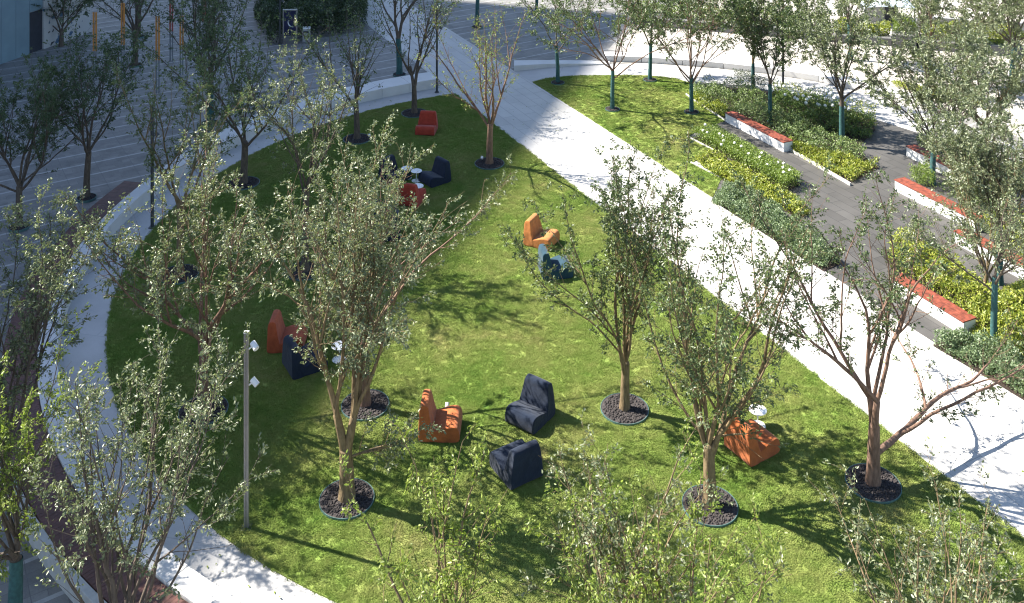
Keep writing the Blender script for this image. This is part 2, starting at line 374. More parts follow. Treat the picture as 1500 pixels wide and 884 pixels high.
def strip_solid(name, inner, outer, h0, h1, mat, parent):
    n = len(inner); vs = []; fs = []
    for i in range(n):
        h = h0 + (h1 - h0) * i / (n - 1)
        for p, z in ((inner[i], 0), (outer[i], 0), (outer[i], h), (inner[i], h)): vs.append((p[0], p[1], z))
    for i in range(n - 1):
        k = 4 * i
        for j in range(4): fs.append((k + j, k + (j + 1) % 4, k + 4 + (j + 1) % 4, k + 4 + j))
    fs += [(3, 2, 1, 0), (4 * n - 4, 4 * n - 3, 4 * n - 2, 4 * n - 1)]
    return MB().add(vs, fs).build(name, mat, parent, 0.01, 2)
strip_solid('bench_segment', [G(*q) for q in [(753, 105), (800, 100), (850, 97), (893, 95)]], [G(*q) for q in [(753, 97), (800, 94), (850, 92), (893, 91)]], 0.3, 0.04, M['benchstone'], rb)
rb2 = empty('curved_bench', (0, 0, 0), 0, 'long white stone bench behind the trees along the sunny plaza edge', 'bench')
inn = [(885, 90), (940, 92), (1000, 96), (1060, 101), (1130, 109), (1200, 120), (1280, 139), (1360, 163)]
out = [(885, 84), (940, 85), (1000, 89), (1060, 94), (1130, 102), (1200, 112), (1280, 130), (1360, 153)]
for i in range(len(inn) - 1):
    strip_solid('bench_segment', [G(*inn[i]), G(inn[i + 1][0] - 0.6, inn[i + 1][1] - 0.1)], [G(*out[i]), G(out[i + 1][0] - 0.6, out[i + 1][1] - 0.1)], 0.3, 0.3, M['benchstone'], rb2)
# timber deck outside the bench
dk = empty('timber_deck', (0, 0, 0), 0, 'dark red slatted timber deck curving behind the white bench', 'deck')
boards = MB(); nb = 330
rnd = random.Random(3)
for i in range(nb):
    a = 168.5 + (262 - 168.5) * i / nb; da = (262 - 168.5) / nb * 0.93
    ri, ro = 17.3, 18.12; q = [(CX + r_ * math.cos(R(b_)), CY + r_ * math.sin(R(b_))) for r_, b_ in ((ri, a), (ro, a), (ro, a + da), (ri, a + da))]
    boards.prism(q, 0.12, 0.40 + rnd.uniform(-.002, .002))
boards.build('deck_boards', M['deckwood'], dk)
ring_solid('deck_fascia', 168.5, 262, 17.32, 18.06, 0.0, 0.36, M['darksteel'], 90, dk, 0)
kb = ring_solid('kerb', 208, 268, 18.14, 18.30, 0.0, 0.40, M['curb'], 60)
tag(kb, 'pale stone kerb along the outer edge of the red timber deck', 'kerb')

# ------------------------------------------------------------------ trees
def norm(v): return v / (np.linalg.norm(v) + 1e-9)
class Wood:
    def __init__(s): s.V = []; s.F = []; s.n = 0
    def tube(s, pts, rad, k):
        n = len(pts); T = np.gradient(pts, axis=0); T /= np.linalg.norm(T, axis=1, keepdims=True) + 1e-9
        q = np.array([1.0, 0, 0]) if abs(T[0][0]) < .8 else np.array([0, 1.0, 0])
        U = np.cross(T, q); U /= np.linalg.norm(U, axis=1, keepdims=True) + 1e-9; W = np.cross(T, U)
        a = np.arange(k) * 2 * PI / k
        R_ = pts[:, None, :] + rad[:, None, None] * (U[:, None, :] * np.cos(a)[None, :, None] + W[:, None, :] * np.sin(a)[None, :, None])
        s.V.append(R_.reshape(-1, 3))
        i = np.arange(n - 1)[:, None] * k; j = np.arange(k)[None, :]; j2 = (j + 1) % k
        s.F.append((np.stack([i + j, i + j2, i + k + j2, i + k + j], -1).reshape(-1, 4) + s.n)); s.n += n * k
    def build(s, name, mat, parent):
        return raw_mesh(name, np.concatenate(s.V), [np.concatenate(s.F)], mat, parent, True)
def grow(rng, p, d, length, up, wig, step):
    n = max(2, int(round(length / step))); st = length / n; P = [p.copy()]; d = d.copy()
    for i in range(n):
        d = norm(d + np.array([0, 0, up * st]) + rng.normal(0, wig, 3) * math.sqrt(st)); p = p + d * st; P.append(p)
    return np.array(P)
def leaves_mesh(name, B, D, rng, L, mat, parent, droop=0.35, wr=0.42, updir=0.0):
    n = len(B)
    D = D + rng.normal(0, 0.55, (n, 3)); D[:, 2] -= droop; D /= np.linalg.norm(D, axis=1, keepdims=True) + 1e-9
    q = rng.normal(0, 1, (n, 3)); q[:, 2] = np.abs(q[:, 2]) + updir
    S = np.cross(D, q); S /= np.linalg.norm(S, axis=1, keepdims=True) + 1e-9
    Nn = np.cross(S, D)
    ln = (L * rng.uniform(0.65, 1.25, n))[:, None]; w = ln * wr * 0.5
    b = B; f = w * 0.35
    V = np.stack([b, b + D * ln * .33 + S * w + Nn * f, b + D * ln * .70 + S * w * .8 + Nn * (f * .6 - .02 * ln), b + D * ln - Nn * ln * .10,
                  b + D * ln * .70 - S * w * .8 + Nn * (f * .6 - .02 * ln), b + D * ln * .33 - S * w + Nn * f], 1).reshape(-1, 3)
    k = np.arange(n)[:, None] * 6
    F = np.concatenate([k + np.array([[0, 1, 2, 3]]), k + np.array([[0, 3, 4, 5]])], 1).reshape(-1, 4)
    return raw_mesh(name, V, [F], mat, parent, False)
STAT = []
TREE_GROUP = 'young trees planted around the lawns'
def make_tree(px=None, py=None, top=None, label='', seed=1, loc=None, H=None, fork=1.4, nl=5, inc=(14, 36), r0=0.11, dens=1.0, leafd=1.0, L=0.068,
              leaf='leaf_silver', bk='bark', wrap=0.0, lean=(0, 0), ring=True, sec=1.0, quality=1.0, stems=0, stem_az=0, noaz=None, stem_len=1.2, extra=None, start=0.2, ringlabel=None, rr=0.58):
    rng = np.random.default_rng(seed)
    base = G(px, py) if loc is None else Vector(loc)
    if H is None: H = CAM_H - (top - HORIZON) * base.y / FPX
    t = empty('tree', (base.x, base.y, 0.02), 0, label, 'tree', TREE_GROUP)
    wood = Wood(); LB = []; LD = []
    # trunk
    trunk = grow(rng, np.zeros(3), norm(np.array([lean[0], lean[1], 1.0])), fork, 0.15, 0.035, 0.2)
    trunk[0, 2] = -0.05
    tr = np.linspace(r0 * 1.12, r0 * 0.86, len(trunk)); tr[0] *= 1.25; tr[1] *= 1.06
    wood.tube(trunk, tr, 10)
    limbs = []
    az0 = rng.uniform(0, 2 * PI)
    # close the trunk head, or split it into two or three stems
    heads = []
    if stems:
        for i in range(stems):
            az = R(stem_az) + 2 * PI * i / stems; ic = R(rng.uniform(7, 11))
            S_ = grow(rng, trunk[-2], np.array([math.cos(az) * math.sin(ic), math.sin(az) * math.sin(ic), math.cos(ic)]), stem_len * rng.uniform(.85, 1.1), .05, .05, .2)
            sr = np.linspace(r0 * .68, r0 * .5, len(S_)); wood.tube(np.vstack([S_, S_[-1:] + np.array([[0, 0, .05]])]), np.append(sr, .012), 9); heads.append(S_)
    else: heads.append(trunk)
    cap = np.vstack([trunk[-1:], trunk[-1:] + np.array([[0, 0, r0 * .45]]), trunk[-1:] + np.array([[0, 0, r0 * .62]])])
    wood.tube(cap, np.array([tr[-1], tr[-1] * .7, .01]), 10)
    for i in range(nl):
        hd = heads[i % len(heads)]
        az = az0 + 2 * PI * (i + rng.uniform(-.28, .28)) / nl; ic = R(rng.uniform(*inc))
        if i == nl - 1 and nl > 4: ic *= 0.25
        if stems and rng.uniform() < .75: az = R(stem_az) + 2 * PI * (i % len(heads)) / stems + rng.uniform(-1.5, 1.5)
        if noaz is not None and math.cos(az - R(noaz)) > .35: az += PI * .8
        k = max(1, len(hd) - 1 - int(rng.uniform(0, 2.6))); p = hd[k]
        d = np.array([math.cos(az) * math.sin(ic), math.sin(az) * math.sin(ic), math.cos(ic)])
        ln = (H - p[2]) / math.cos(ic * 0.75) * rng.uniform(0.82, 1.08)
        limbs.append((p, d, ln, r0 * rng.uniform(0.28, 0.44)))
    if extra:
        for (az, icd, ln, lr, z) in extra:
            k = int(np.argmin(np.abs(trunk[:, 2] - z))); ic = R(icd)
            limbs.append((trunk[k], np.array([math.cos(R(az)) * math.sin(ic), math.sin(R(az)) * math.sin(ic), math.cos(ic)]), ln, lr))
    allb = []
    for (p, d, ln, r) in limbs:
        P = grow(rng, p, d, ln, 0.05, 0.13, 0.28); n = len(P)
        rad = r * (1 - np.linspace(0, 1, n)) ** 1.15 + 0.005
        wood.tube(P, rad, 7); allb.append((P, rad, 0))
        for q in range(int(rng.integers(2, 4))):                    # co-limbs
            i = int(rng.uniform(0.10, 0.55) * n); dd = norm(P[min(i + 1, n - 1)] - P[i]); sd = rng.normal(0, 1, 3); sd[2] = abs(sd[2]) * .3
            d2 = norm(dd + norm(sd) * rng.uniform(.35, .95)); l2 = ln * (1 - i / n) * rng.uniform(.65, 1.0)
            P2 = grow(rng, P[i], d2, l2, 0.12, 0.15, 0.28); rd2 = rad[i] * .62 * (1 - np.linspace(0, 1, len(P2))) ** 1.1 + 0.004
            wood.tube(P2, rd2, 5); allb.append((P2, rd2, 1))
    secs = []
    for (P, rad, kind) in allb:
        n = len(P); s0 = start if kind == 0 else max(0.12, start - .15)
        i = s0 * n; full = rng.uniform(.3, 1.3)
        while i < n - 0.5:
            k = int(i); dd = norm(P[min(k + 1, n - 1)] - P[max(k - 1, 0)]); sd = norm(np.cross(dd, rng.normal(0, 1, 3)))
            sd[2] = sd[2] * 0.5 + 0.1; tfrac = k / n
            d2 = norm(dd * rng.uniform(.5, 1.1) + sd * rng.uniform(.5, 1.1))
            l2 = rng.uniform(.35, 1.25) * (1.05 - 0.55 * tfrac) * sec
            P2 = grow(rng, P[k], d2, l2, rng.uniform(-0.1, 0.4), 0.2, 0.16)
            wood.tube(P2, np.linspace(min(rad[k] * .55, .0085), .0025, len(P2)), 4); secs.append((P2, full))
            i += rng.uniform(.6, 1.3) / dens
        secs.append((P[int(n * .6):], 1.0))
    for (P2, w_) in secs:
        n = len(P2); gap = rng.uniform() ** 0.5 * w_                # some shoots bare, some full: gaps and clumps
        if gap < 0.2: continue
        seglen = np.linalg.norm(P2[-1] - P2[0])
        m = max(1, int(seglen / 0.075 * min(gap, 1.1)))
        for q in range(m):
            u = rng.uniform(.12, 1.0) * (n - 1.001); k = int(u); p = P2[k] + (P2[min(k + 1, n - 1)] - P2[k]) * (u - k); dd = norm(P2[min(k + 1, n - 1)] - P2[max(k - 1, 0)])
            d3 = norm(dd * .7 + rng.normal(0, .55, 3)); l3 = rng.uniform(.08, .30)
            if quality > 0.6:
                wood.tube(np.array([p, p + d3 * l3 * .5, p + d3 * l3 + np.array([0, 0, -.05 * l3])]), np.array([.0035, .0028, .0015]), 3)
            nn = max(2, int(l3 / 0.026 * leafd * (0.085 / L) ** 1.6 * rng.uniform(.7, 1.3)))
            us = rng.uniform(.05, 1.0, nn)[:, None]
            LB.append(p + d3 * l3 * us + rng.normal(0, .022, (nn, 3))); LD.append(np.repeat(d3[None], nn, 0))
    wood.build('trunk', M[bk], t)
    if LB: leaves_mesh('foliage', np.concatenate(LB), np.concatenate(LD), rng, L, M[leaf], t, wr=.46)
    STAT.append((label[:40], sum(len(x) for x in LB)))
    if wrap:
        Wd = Wood(); k = max(2, int(np.searchsorted(trunk[:, 2], wrap)) + 1)
        k = min(k, len(trunk)); Wd.tube(trunk[:k], tr[:k] + 0.014, 12); Wd.build('trunk_wrap', M['wrap'], t)
    if ring: make_ring(base, ringlabel or ('dark gravel bed under the ' + ring), rng, rr)
    return t
def make_ring(base, label, rng, r):
    t = empty('gravel_bed', (base.x, base.y, 0.0), 0, label, 'tree bed', 'round gravel beds around the tree trunks')
    MB().lathe([(r - .008, 0.0), (r - .008, .082), (r + .003, .082), (r + .003, 0.0)], k=48).build('edging', M['edging'], t)
    n = 520; a = rng.uniform(0, 2 * PI, n); rr = (r - .05) * np.sqrt(rng.uniform(0.02, 1, n)); s = rng.uniform(.022, .045, n)
    O = np.array([[1, 0, 0], [-1, 0, 0], [0, 1, 0], [0, -1, 0], [0, 0, 1], [0, 0, -1]], float)
    F0 = np.array([[0, 2, 4], [2, 1, 4], [1, 3, 4], [3, 0, 4], [2, 0, 5], [1, 2, 5], [3, 1, 5], [0, 3, 5]])
    off = O[None] * (s[:, None, None] * rng.uniform(.6, 1.2, (n, 6, 1))); ca, sa = np.cos(a * 7), np.sin(a * 7)
    x = off[..., 0] * ca[:, None] - off[..., 1] * sa[:, None]; y = off[..., 0] * sa[:, None] + off[..., 1] * ca[:, None]
    V = np.stack([x + (rr * np.cos(a))[:, None], y + (rr * np.sin(a))[:, None], off[..., 2] * .8 + .082], -1).reshape(-1, 3)
    F = (np.arange(n)[:, None, None] * 6 + F0[None]).reshape(-1, 3)
    k = 40; disc = np.array([[(r - .012) * math.cos(2 * PI * i / k), (r - .012) * math.sin(2 * PI * i / k), .074] for i in range(k)])
    dF = np.arange(k)[None] + len(V)
    raw_mesh('gravel', np.concatenate([V, disc]), [F, dF], M['gravel'], t)

# trees on the big lawn
make_tree(508, 735, 222, 'tall silvery front tree whose trunk forks low, in the nearest gravel bed', 17, fork=1.1, stems=2, stem_az=10, stem_len=.95, nl=7, inc=(6, 29), start=.2, noaz=None, extra=[(340, 62, 1.5, .028, 1.0)], r0=.155, leafd=.95, dens=.85, ring='tall front tree with the low fork', L=.07, sec=1.15)
make_tree(535, 597, 210, 'silvery tree half hidden right behind the low-forked front tree', 22, fork=1.8, nl=5, inc=(10, 41), r0=.12, bk='bark_red', ring='tree half hidden behind the low-forked front tree', sec=1.15)
make_tree(298, 605, 205, 'silvery tree with bent dark trunk just left of the grey spotlight pole', 33, fork=1.3, stems=3, stem_az=160, stem_len=.9, nl=6, inc=(14, 49), r0=.12, bk='bark_red', ring='bent tree left of the grey spotlight pole', sec=1.15)
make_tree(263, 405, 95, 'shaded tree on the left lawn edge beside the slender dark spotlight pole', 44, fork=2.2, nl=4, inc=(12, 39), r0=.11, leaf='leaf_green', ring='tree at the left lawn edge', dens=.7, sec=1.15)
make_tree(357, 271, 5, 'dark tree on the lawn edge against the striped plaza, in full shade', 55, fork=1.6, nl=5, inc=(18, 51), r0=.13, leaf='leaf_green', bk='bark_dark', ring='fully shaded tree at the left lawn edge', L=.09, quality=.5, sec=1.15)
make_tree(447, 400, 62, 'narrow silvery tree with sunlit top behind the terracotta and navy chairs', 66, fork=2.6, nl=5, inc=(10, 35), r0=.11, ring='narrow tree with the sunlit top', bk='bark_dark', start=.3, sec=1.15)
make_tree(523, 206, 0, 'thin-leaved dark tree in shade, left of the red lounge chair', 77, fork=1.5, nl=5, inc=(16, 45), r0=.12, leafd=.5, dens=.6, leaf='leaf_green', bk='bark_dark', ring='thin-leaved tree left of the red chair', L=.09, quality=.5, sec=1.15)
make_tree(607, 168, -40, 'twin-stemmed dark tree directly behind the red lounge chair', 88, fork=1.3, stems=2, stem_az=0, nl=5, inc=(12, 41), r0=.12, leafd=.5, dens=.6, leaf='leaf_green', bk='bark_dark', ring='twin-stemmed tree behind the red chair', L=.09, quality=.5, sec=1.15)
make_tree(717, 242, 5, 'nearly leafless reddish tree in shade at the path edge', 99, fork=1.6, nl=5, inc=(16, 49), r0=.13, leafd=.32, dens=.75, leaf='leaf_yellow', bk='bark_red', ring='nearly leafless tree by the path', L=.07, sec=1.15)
make_tree(915, 603, 232, 'dark-leaved tree with straight tan trunk in the middle of the sunny lawn', 112, fork=1.15, nl=6, lean=(.04, 0), inc=(10, 30), r0=.11, leaf='leaf_green', dens=1.0, leafd=1.25, ring='straight tan tree mid-lawn', sec=.95, noaz=165)
make_tree(1040, 745, 262, 'wide spreading tree with many long thin limbs left of the white side table', 123, fork=1.3, nl=6, inc=(16, 51), r0=.13, leaf='leaf_green', dens=.85, leafd=1.0, bk='bark', ring='wide spreading tree near the orange chair', extra=[(20, 55, 1.3, .05, 1.2)], sec=1.15)
make_tree(1279, 712, 268, 'open airy tree with pinkish bark at the right lawn corner by the path', 134, fork=1.3, stems=2, stem_az=100, stem_len=.8, nl=5, inc=(6, 41), r0=.135, leaf='leaf_green', dens=.75, leafd=.95, bk='bark_red', ring='airy tree at the right lawn corner', extra=[(22, 76, 6.2, .07, .6)], sec=1.15)
# foreground trees rooted below the picture
make_tree(label='tree with small yellow-green leaves rising at the bottom edge below the navy chairs', seed=145, loc=(-.72, 12.8, 0), H=6.3, fork=2.4, nl=4, inc=(4, 15), leaf='leaf_yellow', leafd=1.3, L=.06, ring=False, dens=.8, sec=.75)
make_tree(label='bushy yellow-green tree rising at the bottom edge in front of the wide spreading tree', seed=156, loc=(2.15, 12.6, 0), H=6.2, fork=2.0, nl=6, inc=(10, 30), leaf='leaf_yellow', leafd=1.2, L=.06, ring=False)
make_tree(label='sparse grey-green tree at the bottom edge between the two yellow-green trees', seed=167, loc=(1.35, 14.2, 0), H=5.5, fork=2.0, nl=5, inc=(6, 20), leaf='leaf_silver', leafd=.7, dens=.7, L=.058, ring=False)
make_tree(label='sparse grey-green tree at the bottom right corner in front of the airy tree', seed=178, loc=(5.9, 13.4, 0), H=5.2, fork=2.0, nl=6, inc=(10, 32), leaf='leaf_silver', leafd=.65, dens=.7, L=.058, ring=False)
make_tree(label='many-stemmed olive tree at the bottom left growing past the red timber deck', seed=189, loc=(-6.6, 16.5, 0), H=5.8, fork=.9, nl=7, inc=(12, 36), leaf='leaf_silver', leafd=.9, L=.065, ring=False, dens=.9, bk='bark_dark', start=.35)
make_tree(10, 725, 335, 'dense silvery tree at the left picture edge leaning over the curved bench', 190, fork=1.2, nl=7, inc=(10, 51), leaf='leaf_silver', leafd=1.15, L=.065, ring=False, dens=1.1, bk='bark_dark', sec=1.15)
make_tree(20, 965, 588, 'yellow-tinged tree with teal trunk wrap in the bottom left corner', 201, fork=1.7, nl=6, inc=(16, 56), leaf='leaf_yellow', leafd=1.1, L=.065, ring=False, wrap=1.5, bk='bark_dark', sec=1.15)
# shaded trees on the striped plaza
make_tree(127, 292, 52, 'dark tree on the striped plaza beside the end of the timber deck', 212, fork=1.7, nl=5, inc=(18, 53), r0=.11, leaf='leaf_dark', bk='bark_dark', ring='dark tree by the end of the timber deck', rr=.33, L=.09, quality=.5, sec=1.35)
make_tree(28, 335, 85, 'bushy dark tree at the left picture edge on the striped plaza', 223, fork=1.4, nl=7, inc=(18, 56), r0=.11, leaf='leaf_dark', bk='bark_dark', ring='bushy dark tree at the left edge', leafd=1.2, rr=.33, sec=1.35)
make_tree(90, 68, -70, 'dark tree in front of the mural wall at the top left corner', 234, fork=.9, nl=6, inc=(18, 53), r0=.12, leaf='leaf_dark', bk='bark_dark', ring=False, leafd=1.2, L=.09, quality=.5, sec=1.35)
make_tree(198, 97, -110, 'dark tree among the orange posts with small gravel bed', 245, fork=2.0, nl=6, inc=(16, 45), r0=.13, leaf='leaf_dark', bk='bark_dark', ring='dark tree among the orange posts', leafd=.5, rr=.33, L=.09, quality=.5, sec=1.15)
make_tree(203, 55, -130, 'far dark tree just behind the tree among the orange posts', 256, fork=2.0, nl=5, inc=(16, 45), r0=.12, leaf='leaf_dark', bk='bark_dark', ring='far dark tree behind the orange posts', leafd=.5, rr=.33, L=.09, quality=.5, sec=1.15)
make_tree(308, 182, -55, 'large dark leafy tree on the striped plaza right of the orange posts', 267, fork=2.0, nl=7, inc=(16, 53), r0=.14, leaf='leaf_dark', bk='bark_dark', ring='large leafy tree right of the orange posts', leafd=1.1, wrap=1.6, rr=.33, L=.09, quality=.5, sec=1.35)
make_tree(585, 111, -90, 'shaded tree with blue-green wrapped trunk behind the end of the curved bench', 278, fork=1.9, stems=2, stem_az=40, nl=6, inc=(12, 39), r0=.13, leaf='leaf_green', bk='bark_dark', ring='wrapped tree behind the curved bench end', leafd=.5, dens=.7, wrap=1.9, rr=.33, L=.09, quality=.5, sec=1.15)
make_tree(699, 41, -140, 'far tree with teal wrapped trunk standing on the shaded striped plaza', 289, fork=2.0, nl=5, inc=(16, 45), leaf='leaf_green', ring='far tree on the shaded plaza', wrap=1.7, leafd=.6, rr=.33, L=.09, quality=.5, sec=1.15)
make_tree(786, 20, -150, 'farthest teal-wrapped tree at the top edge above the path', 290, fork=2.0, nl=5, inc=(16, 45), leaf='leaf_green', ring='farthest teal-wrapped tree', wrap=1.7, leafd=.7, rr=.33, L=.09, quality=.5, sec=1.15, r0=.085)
# trees on the right
make_tree(817, 123, -70, 'slim tree with teal wrapped trunk at the tip of the small lawn by the path', 301, fork=1.9, nl=5, inc=(17, 50), r0=0.078, leaf='leaf_green', bk='bark_dark', ring='slim tree at the tip of the small lawn', wrap=1.9, leafd=0.75, dens=.75, rr=.33, L=.09, quality=.5, sec=1.2)
make_tree(897, 162, -50, 'tree with teal trunk standing alone in the middle of the small lawn', 312, fork=1.8, nl=7, inc=(19, 54), r0=0.078, leaf='leaf_green', bk='bark_red', ring='tree in the middle of the small lawn', wrap=1.7, leafd=1.19, start=.4, rr=.33, L=.09, quality=.5, sec=1.2)
make_tree(952, 119, -80, 'tree with dark teal trunk at the back edge of the small lawn', 323, fork=2.0, nl=6, inc=(17, 52), r0=0.078, leaf='leaf_green', bk='bark_dark', ring='tree at the back edge of the small lawn', wrap=1.6, leafd=1.38, rr=.33, L=.09, quality=.5, sec=1.2)
make_tree(1013, 166, -35, 'tree with teal trunk at the lawn corner beside the nearest red-topped bench', 334, fork=1.7, nl=8, inc=(19, 54), r0=0.078, leaf='leaf_green', bk='bark_red', ring='teal tree at the small lawn corner', wrap=1.5, leafd=1.25, start=.45, rr=.33, L=.09, quality=.5, sec=1.2)
make_tree(1103, 131, -75, 'tree with slim grey-teal trunk rising behind the dark box hedge', 345, fork=2.1, nl=6, inc=(17, 52), r0=0.070, leaf='leaf_green', bk='bark', ring=False, wrap=1.2, leafd=1.94, sec=1.25, L=.09, quality=.5)
make_tree(1128, 180, -25, 'tree with teal trunk in the planting bed behind the first red-topped bench', 356, fork=1.9, nl=6, inc=(15, 46), r0=0.078, leaf='leaf_green', bk='bark_dark', ring=False, wrap=1.5, leafd=1.69, sec=1.25, L=.09, quality=.5)
make_tree(1233, 213, -20, 'large airy tree with teal lower trunk at the right end of the flower bed', 367, fork=2.2, nl=8, inc=(12, 40), r0=0.094, leaf='leaf_silver', bk='bark_dark', ring=False, wrap=1.5, leafd=1.86, start=.35, L=.09, quality=.5)
make_tree(1246, 88, -90, 'tree with teal trunk on the cream plaza near the grey planters', 378, fork=2.0, nl=6, inc=(8, 26), r0=0.101, leaf='leaf_silver', bk='bark_dark', ring=False, wrap=1.9, leafd=1.86, L=.09, quality=.5)
make_tree(1362, 124, -60, 'silvery tree with teal trunk in the yellow strip beyond the benches', 389, fork=1.9, nl=7, inc=(19, 58), r0=0.094, leaf='leaf_silver', bk='bark_dark', ring=False, wrap=1.6, leafd=1.86, sec=1.25, L=.09, quality=.5)
make_tree(1482, 122, -60, 'tree with bright teal trunk at the far right of the cream plaza', 390, fork=1.8, nl=7, inc=(19, 58), r0=0.101, leaf='leaf_silver', bk='bark_dark', ring=False, wrap=1.6, leafd=1.86, sec=1.25, L=.09, quality=.5)
make_tree(1364, 70, -110, 'reddish-trunked tree among lime shrubs in the far planter', 401, fork=1.9, nl=6, inc=(8, 26), r0=0.094, leaf='leaf_yellow', bk='bark_red', ring=False, leafd=1.69, L=.09, quality=.5)
make_tree(1440, 78, -110, 'leafy tree in the far planter at the upper right corner', 412, fork=1.6, nl=6, inc=(19, 58), r0=0.094, leaf='leaf_yellow', bk='bark_dark', ring=False, leafd=1.69, sec=1.25, L=.09, quality=.5)
make_tree(1366, 270, 40, 'silvery tree with teal trunk between the second and third red-topped benches', 423, fork=1.7, nl=7, inc=(21, 62), r0=0.086, leaf='leaf_silver', bk='bark_dark', ring=False, wrap=1.4, leafd=1.69, sec=1.25, L=.09, quality=.5)
make_tree(1452, 262, 60, 'broad dense silvery tree with many thin stems hiding the far benches', 434, fork=.6, stems=3, stem_len=1.6, nl=9, inc=(15, 60), r0=0.094, leaf='leaf_silver', bk='bark', ring=False, leafd=1.3, sec=1.25, L=.09, quality=.5)
make_tree(1464, 417, 170, 'tree with slate-blue wrapped trunk in front of the longest red-topped bench', 445, fork=1.9, nl=7, inc=(19, 58), r0=0.086, leaf='leaf_silver', bk='bark_dark', ring=False, wrap=1.5, leafd=1.62, sec=1.25)
make_tree(1444, 425, 200, 'thin multi-stemmed tree left of the slate-blue wrapped trunk', 456, fork=.5, nl=6, inc=(9, 40), r0=0.070, leaf='leaf_silver', bk='bark', ring=False, leafd=1.35, sec=1.25, start=.4)
make_tree(1456, 512, 300, 'short tree with teal trunk in the near right shrub bed beside the path', 467, fork=1.9, nl=5, inc=(19, 58), r0=0.070, leaf='leaf_silver', bk='bark_dark', ring=False, wrap=1.8, leafd=1.08, sec=1.25)

# ------------------------------------------------------------------ planting beds
def in_poly(P, poly):
    x, y = P[:, 0], P[:, 1]; r = np.zeros(len(P), bool); n = len(poly)
    for i in range(n):
        x1, y1 = poly[i][:2]; x2, y2 = poly[(i + 1) % n][:2]
        c = ((y1 > y) != (y2 > y)) & (x < (x2 - x1) * (y - y1) / (y2 - y1 + 1e-12) + x1); r ^= c
    return r
def sample(poly, n, rng):
    A = np.array([p[:2] for p in poly]); lo, hi = A.min(0), A.max(0); out = []
    k = 0
    while k < n:
        P = rng.uniform(lo, hi, (n * 2, 2)); P = P[in_poly(P, poly)]; out.append(P); k += len(P)
    return np.concatenate(out)[:n]
def area(poly):
    s = 0
    for i in range(len(poly)): a = poly[i]; b_ = poly[(i + 1) % len(poly)]; s += a[0] * b_[1] - b_[0] * a[1]
    return abs(s) / 2
def lumps(P, rng, n, rad):
    cs = P[rng.integers(0, len(P), n)]; d = np.full(len(P), 9.0)
    for c in cs: d = np.minimum(d, np.hypot(*(P - c).T) / (rad * 1.0))
    return np.clip(1.05 - 0.55 * d * d, 0.35, 1.05)
def leaf_bed(name, pxs, h, mat, seed, per=900, L=.07, box=False, label=None, cat=None, kind='stuff', lump=.35, droop=.0, group=None, world_poly=None, wr=.5):
    rng = np.random.default_rng(seed); poly = world_poly or [G(*q) for q in pxs]
    a = area(poly); n = int(a * per); P = sample(poly, n, rng)
    hh = h * (np.ones(n) if box else lumps(P, rng, max(3, int(a / (lump * lump * 1.6))), lump)) * rng.uniform(.93, 1.07, n)
    u = rng.uniform(0, 1, n); z = hh * (1 - u ** 2.2 * .9)
    B = np.concatenate([P + rng.normal(0, .015, (n, 2)), z[:, None]], 1); D = rng.normal(0, .6, (n, 3)); D[:, 2] += .5
    o = leaves_mesh(name, B, D, rng, L, M[mat], None, droop=droop, wr=wr, updir=1.4)
    if label: tag(o, label, cat, group)
    if kind: o['kind'] = kind
    return o, poly, rng
soil_z = [0.02]
def soil(pxs):
    soil_z[0] += 0.004
    tag(MB().add([tuple(G(*q)[:2]) + (soil_z[0],) for q in pxs], [tuple(range(len(pxs)))]).build('bed_soil', M['soil']), kind='structure')
# big bed behind the first bench
soil([(1012, 124), (1010, 150), (1064, 178), (1074, 172), (1158, 217), (1243, 271), (1288, 247), (1264, 228), (1262, 212), (1282, 192), (1275, 172), (1210, 150), (1130, 135), (1060, 128)])
leaf_bed('shrub_mass', [(1018, 132), (1080, 135), (1125, 160), (1122, 198), (1080, 178), (1064, 170), (1040, 165), (1014, 148)], .75, 'leaf_grey', 1, 900, .07, lump=.4)
leaf_bed('ground_cover', [(1008, 140), (1024, 140), (1066, 165), (1062, 177), (1022, 158)], .35, 'leaf_lime', 2, 900, .09, lump=.3)
leaf_bed('shrub_mass', [(1125, 160), (1210, 205), (1270, 232), (1262, 246), (1180, 225), (1122, 198)], .6, 'leaf_grey', 3, 900, .07, lump=.4)
leaf_bed('ground_cover', [(1152, 208), (1200, 226), (1288, 244), (1246, 270), (1200, 248), (1160, 224)], .32, 'leaf_lime', 4, 1000, .10, lump=.28, wr=.35)
ho, hp, hr = leaf_bed('box_hedge', [(1072, 123), (1100, 126), (1128, 138), (1118, 146), (1082, 136)], .75, 'leaf_dark', 5, 1800, .05, box=True, label='dark clipped box hedge at the back of the flower bed', cat='hedge', kind=None)
leaf_bed('shrub_mass', [(1128, 144), (1210, 158), (1282, 186), (1276, 206), (1230, 205), (1160, 180), (1126, 160)], .7, 'leaf_bed', 6, 1000, .075, lump=.5)
fo, fp, frg = leaf_bed('flower_mass', [(1130, 138), (1210, 150), (1284, 176), (1284, 190), (1210, 162), (1128, 150)], .75, 'leaf_lime', 7, 500, .075, lump=.4)
def blooms(parent_o, pts, r, rng):
    for p in pts:
        m = MB(); k = 14
        for i in range(k):
            z = 1 - 2 * (i + .5) / k; a = i * 2.4; q = Vector((math.sqrt(1 - z * z) * math.cos(a), math.sqrt(1 - z * z) * math.sin(a), z)) * r * .62
            s_ = r * .55; u = q.cross(Vector((.3, .2, .9))).normalized() * s_; w_ = q.cross(u).normalized() * s_; c = Vector(p) + q
            nq = q.normalized() * r * .25
            m.add([c - u - nq, c - w_ + nq * .2, c + u - nq, c + w_ + nq * .2, c + nq], [(0, 1, 4), (1, 2, 4), (2, 3, 4), (3, 0, 4)])
        m.build('flower', M['petal'], parent_o)
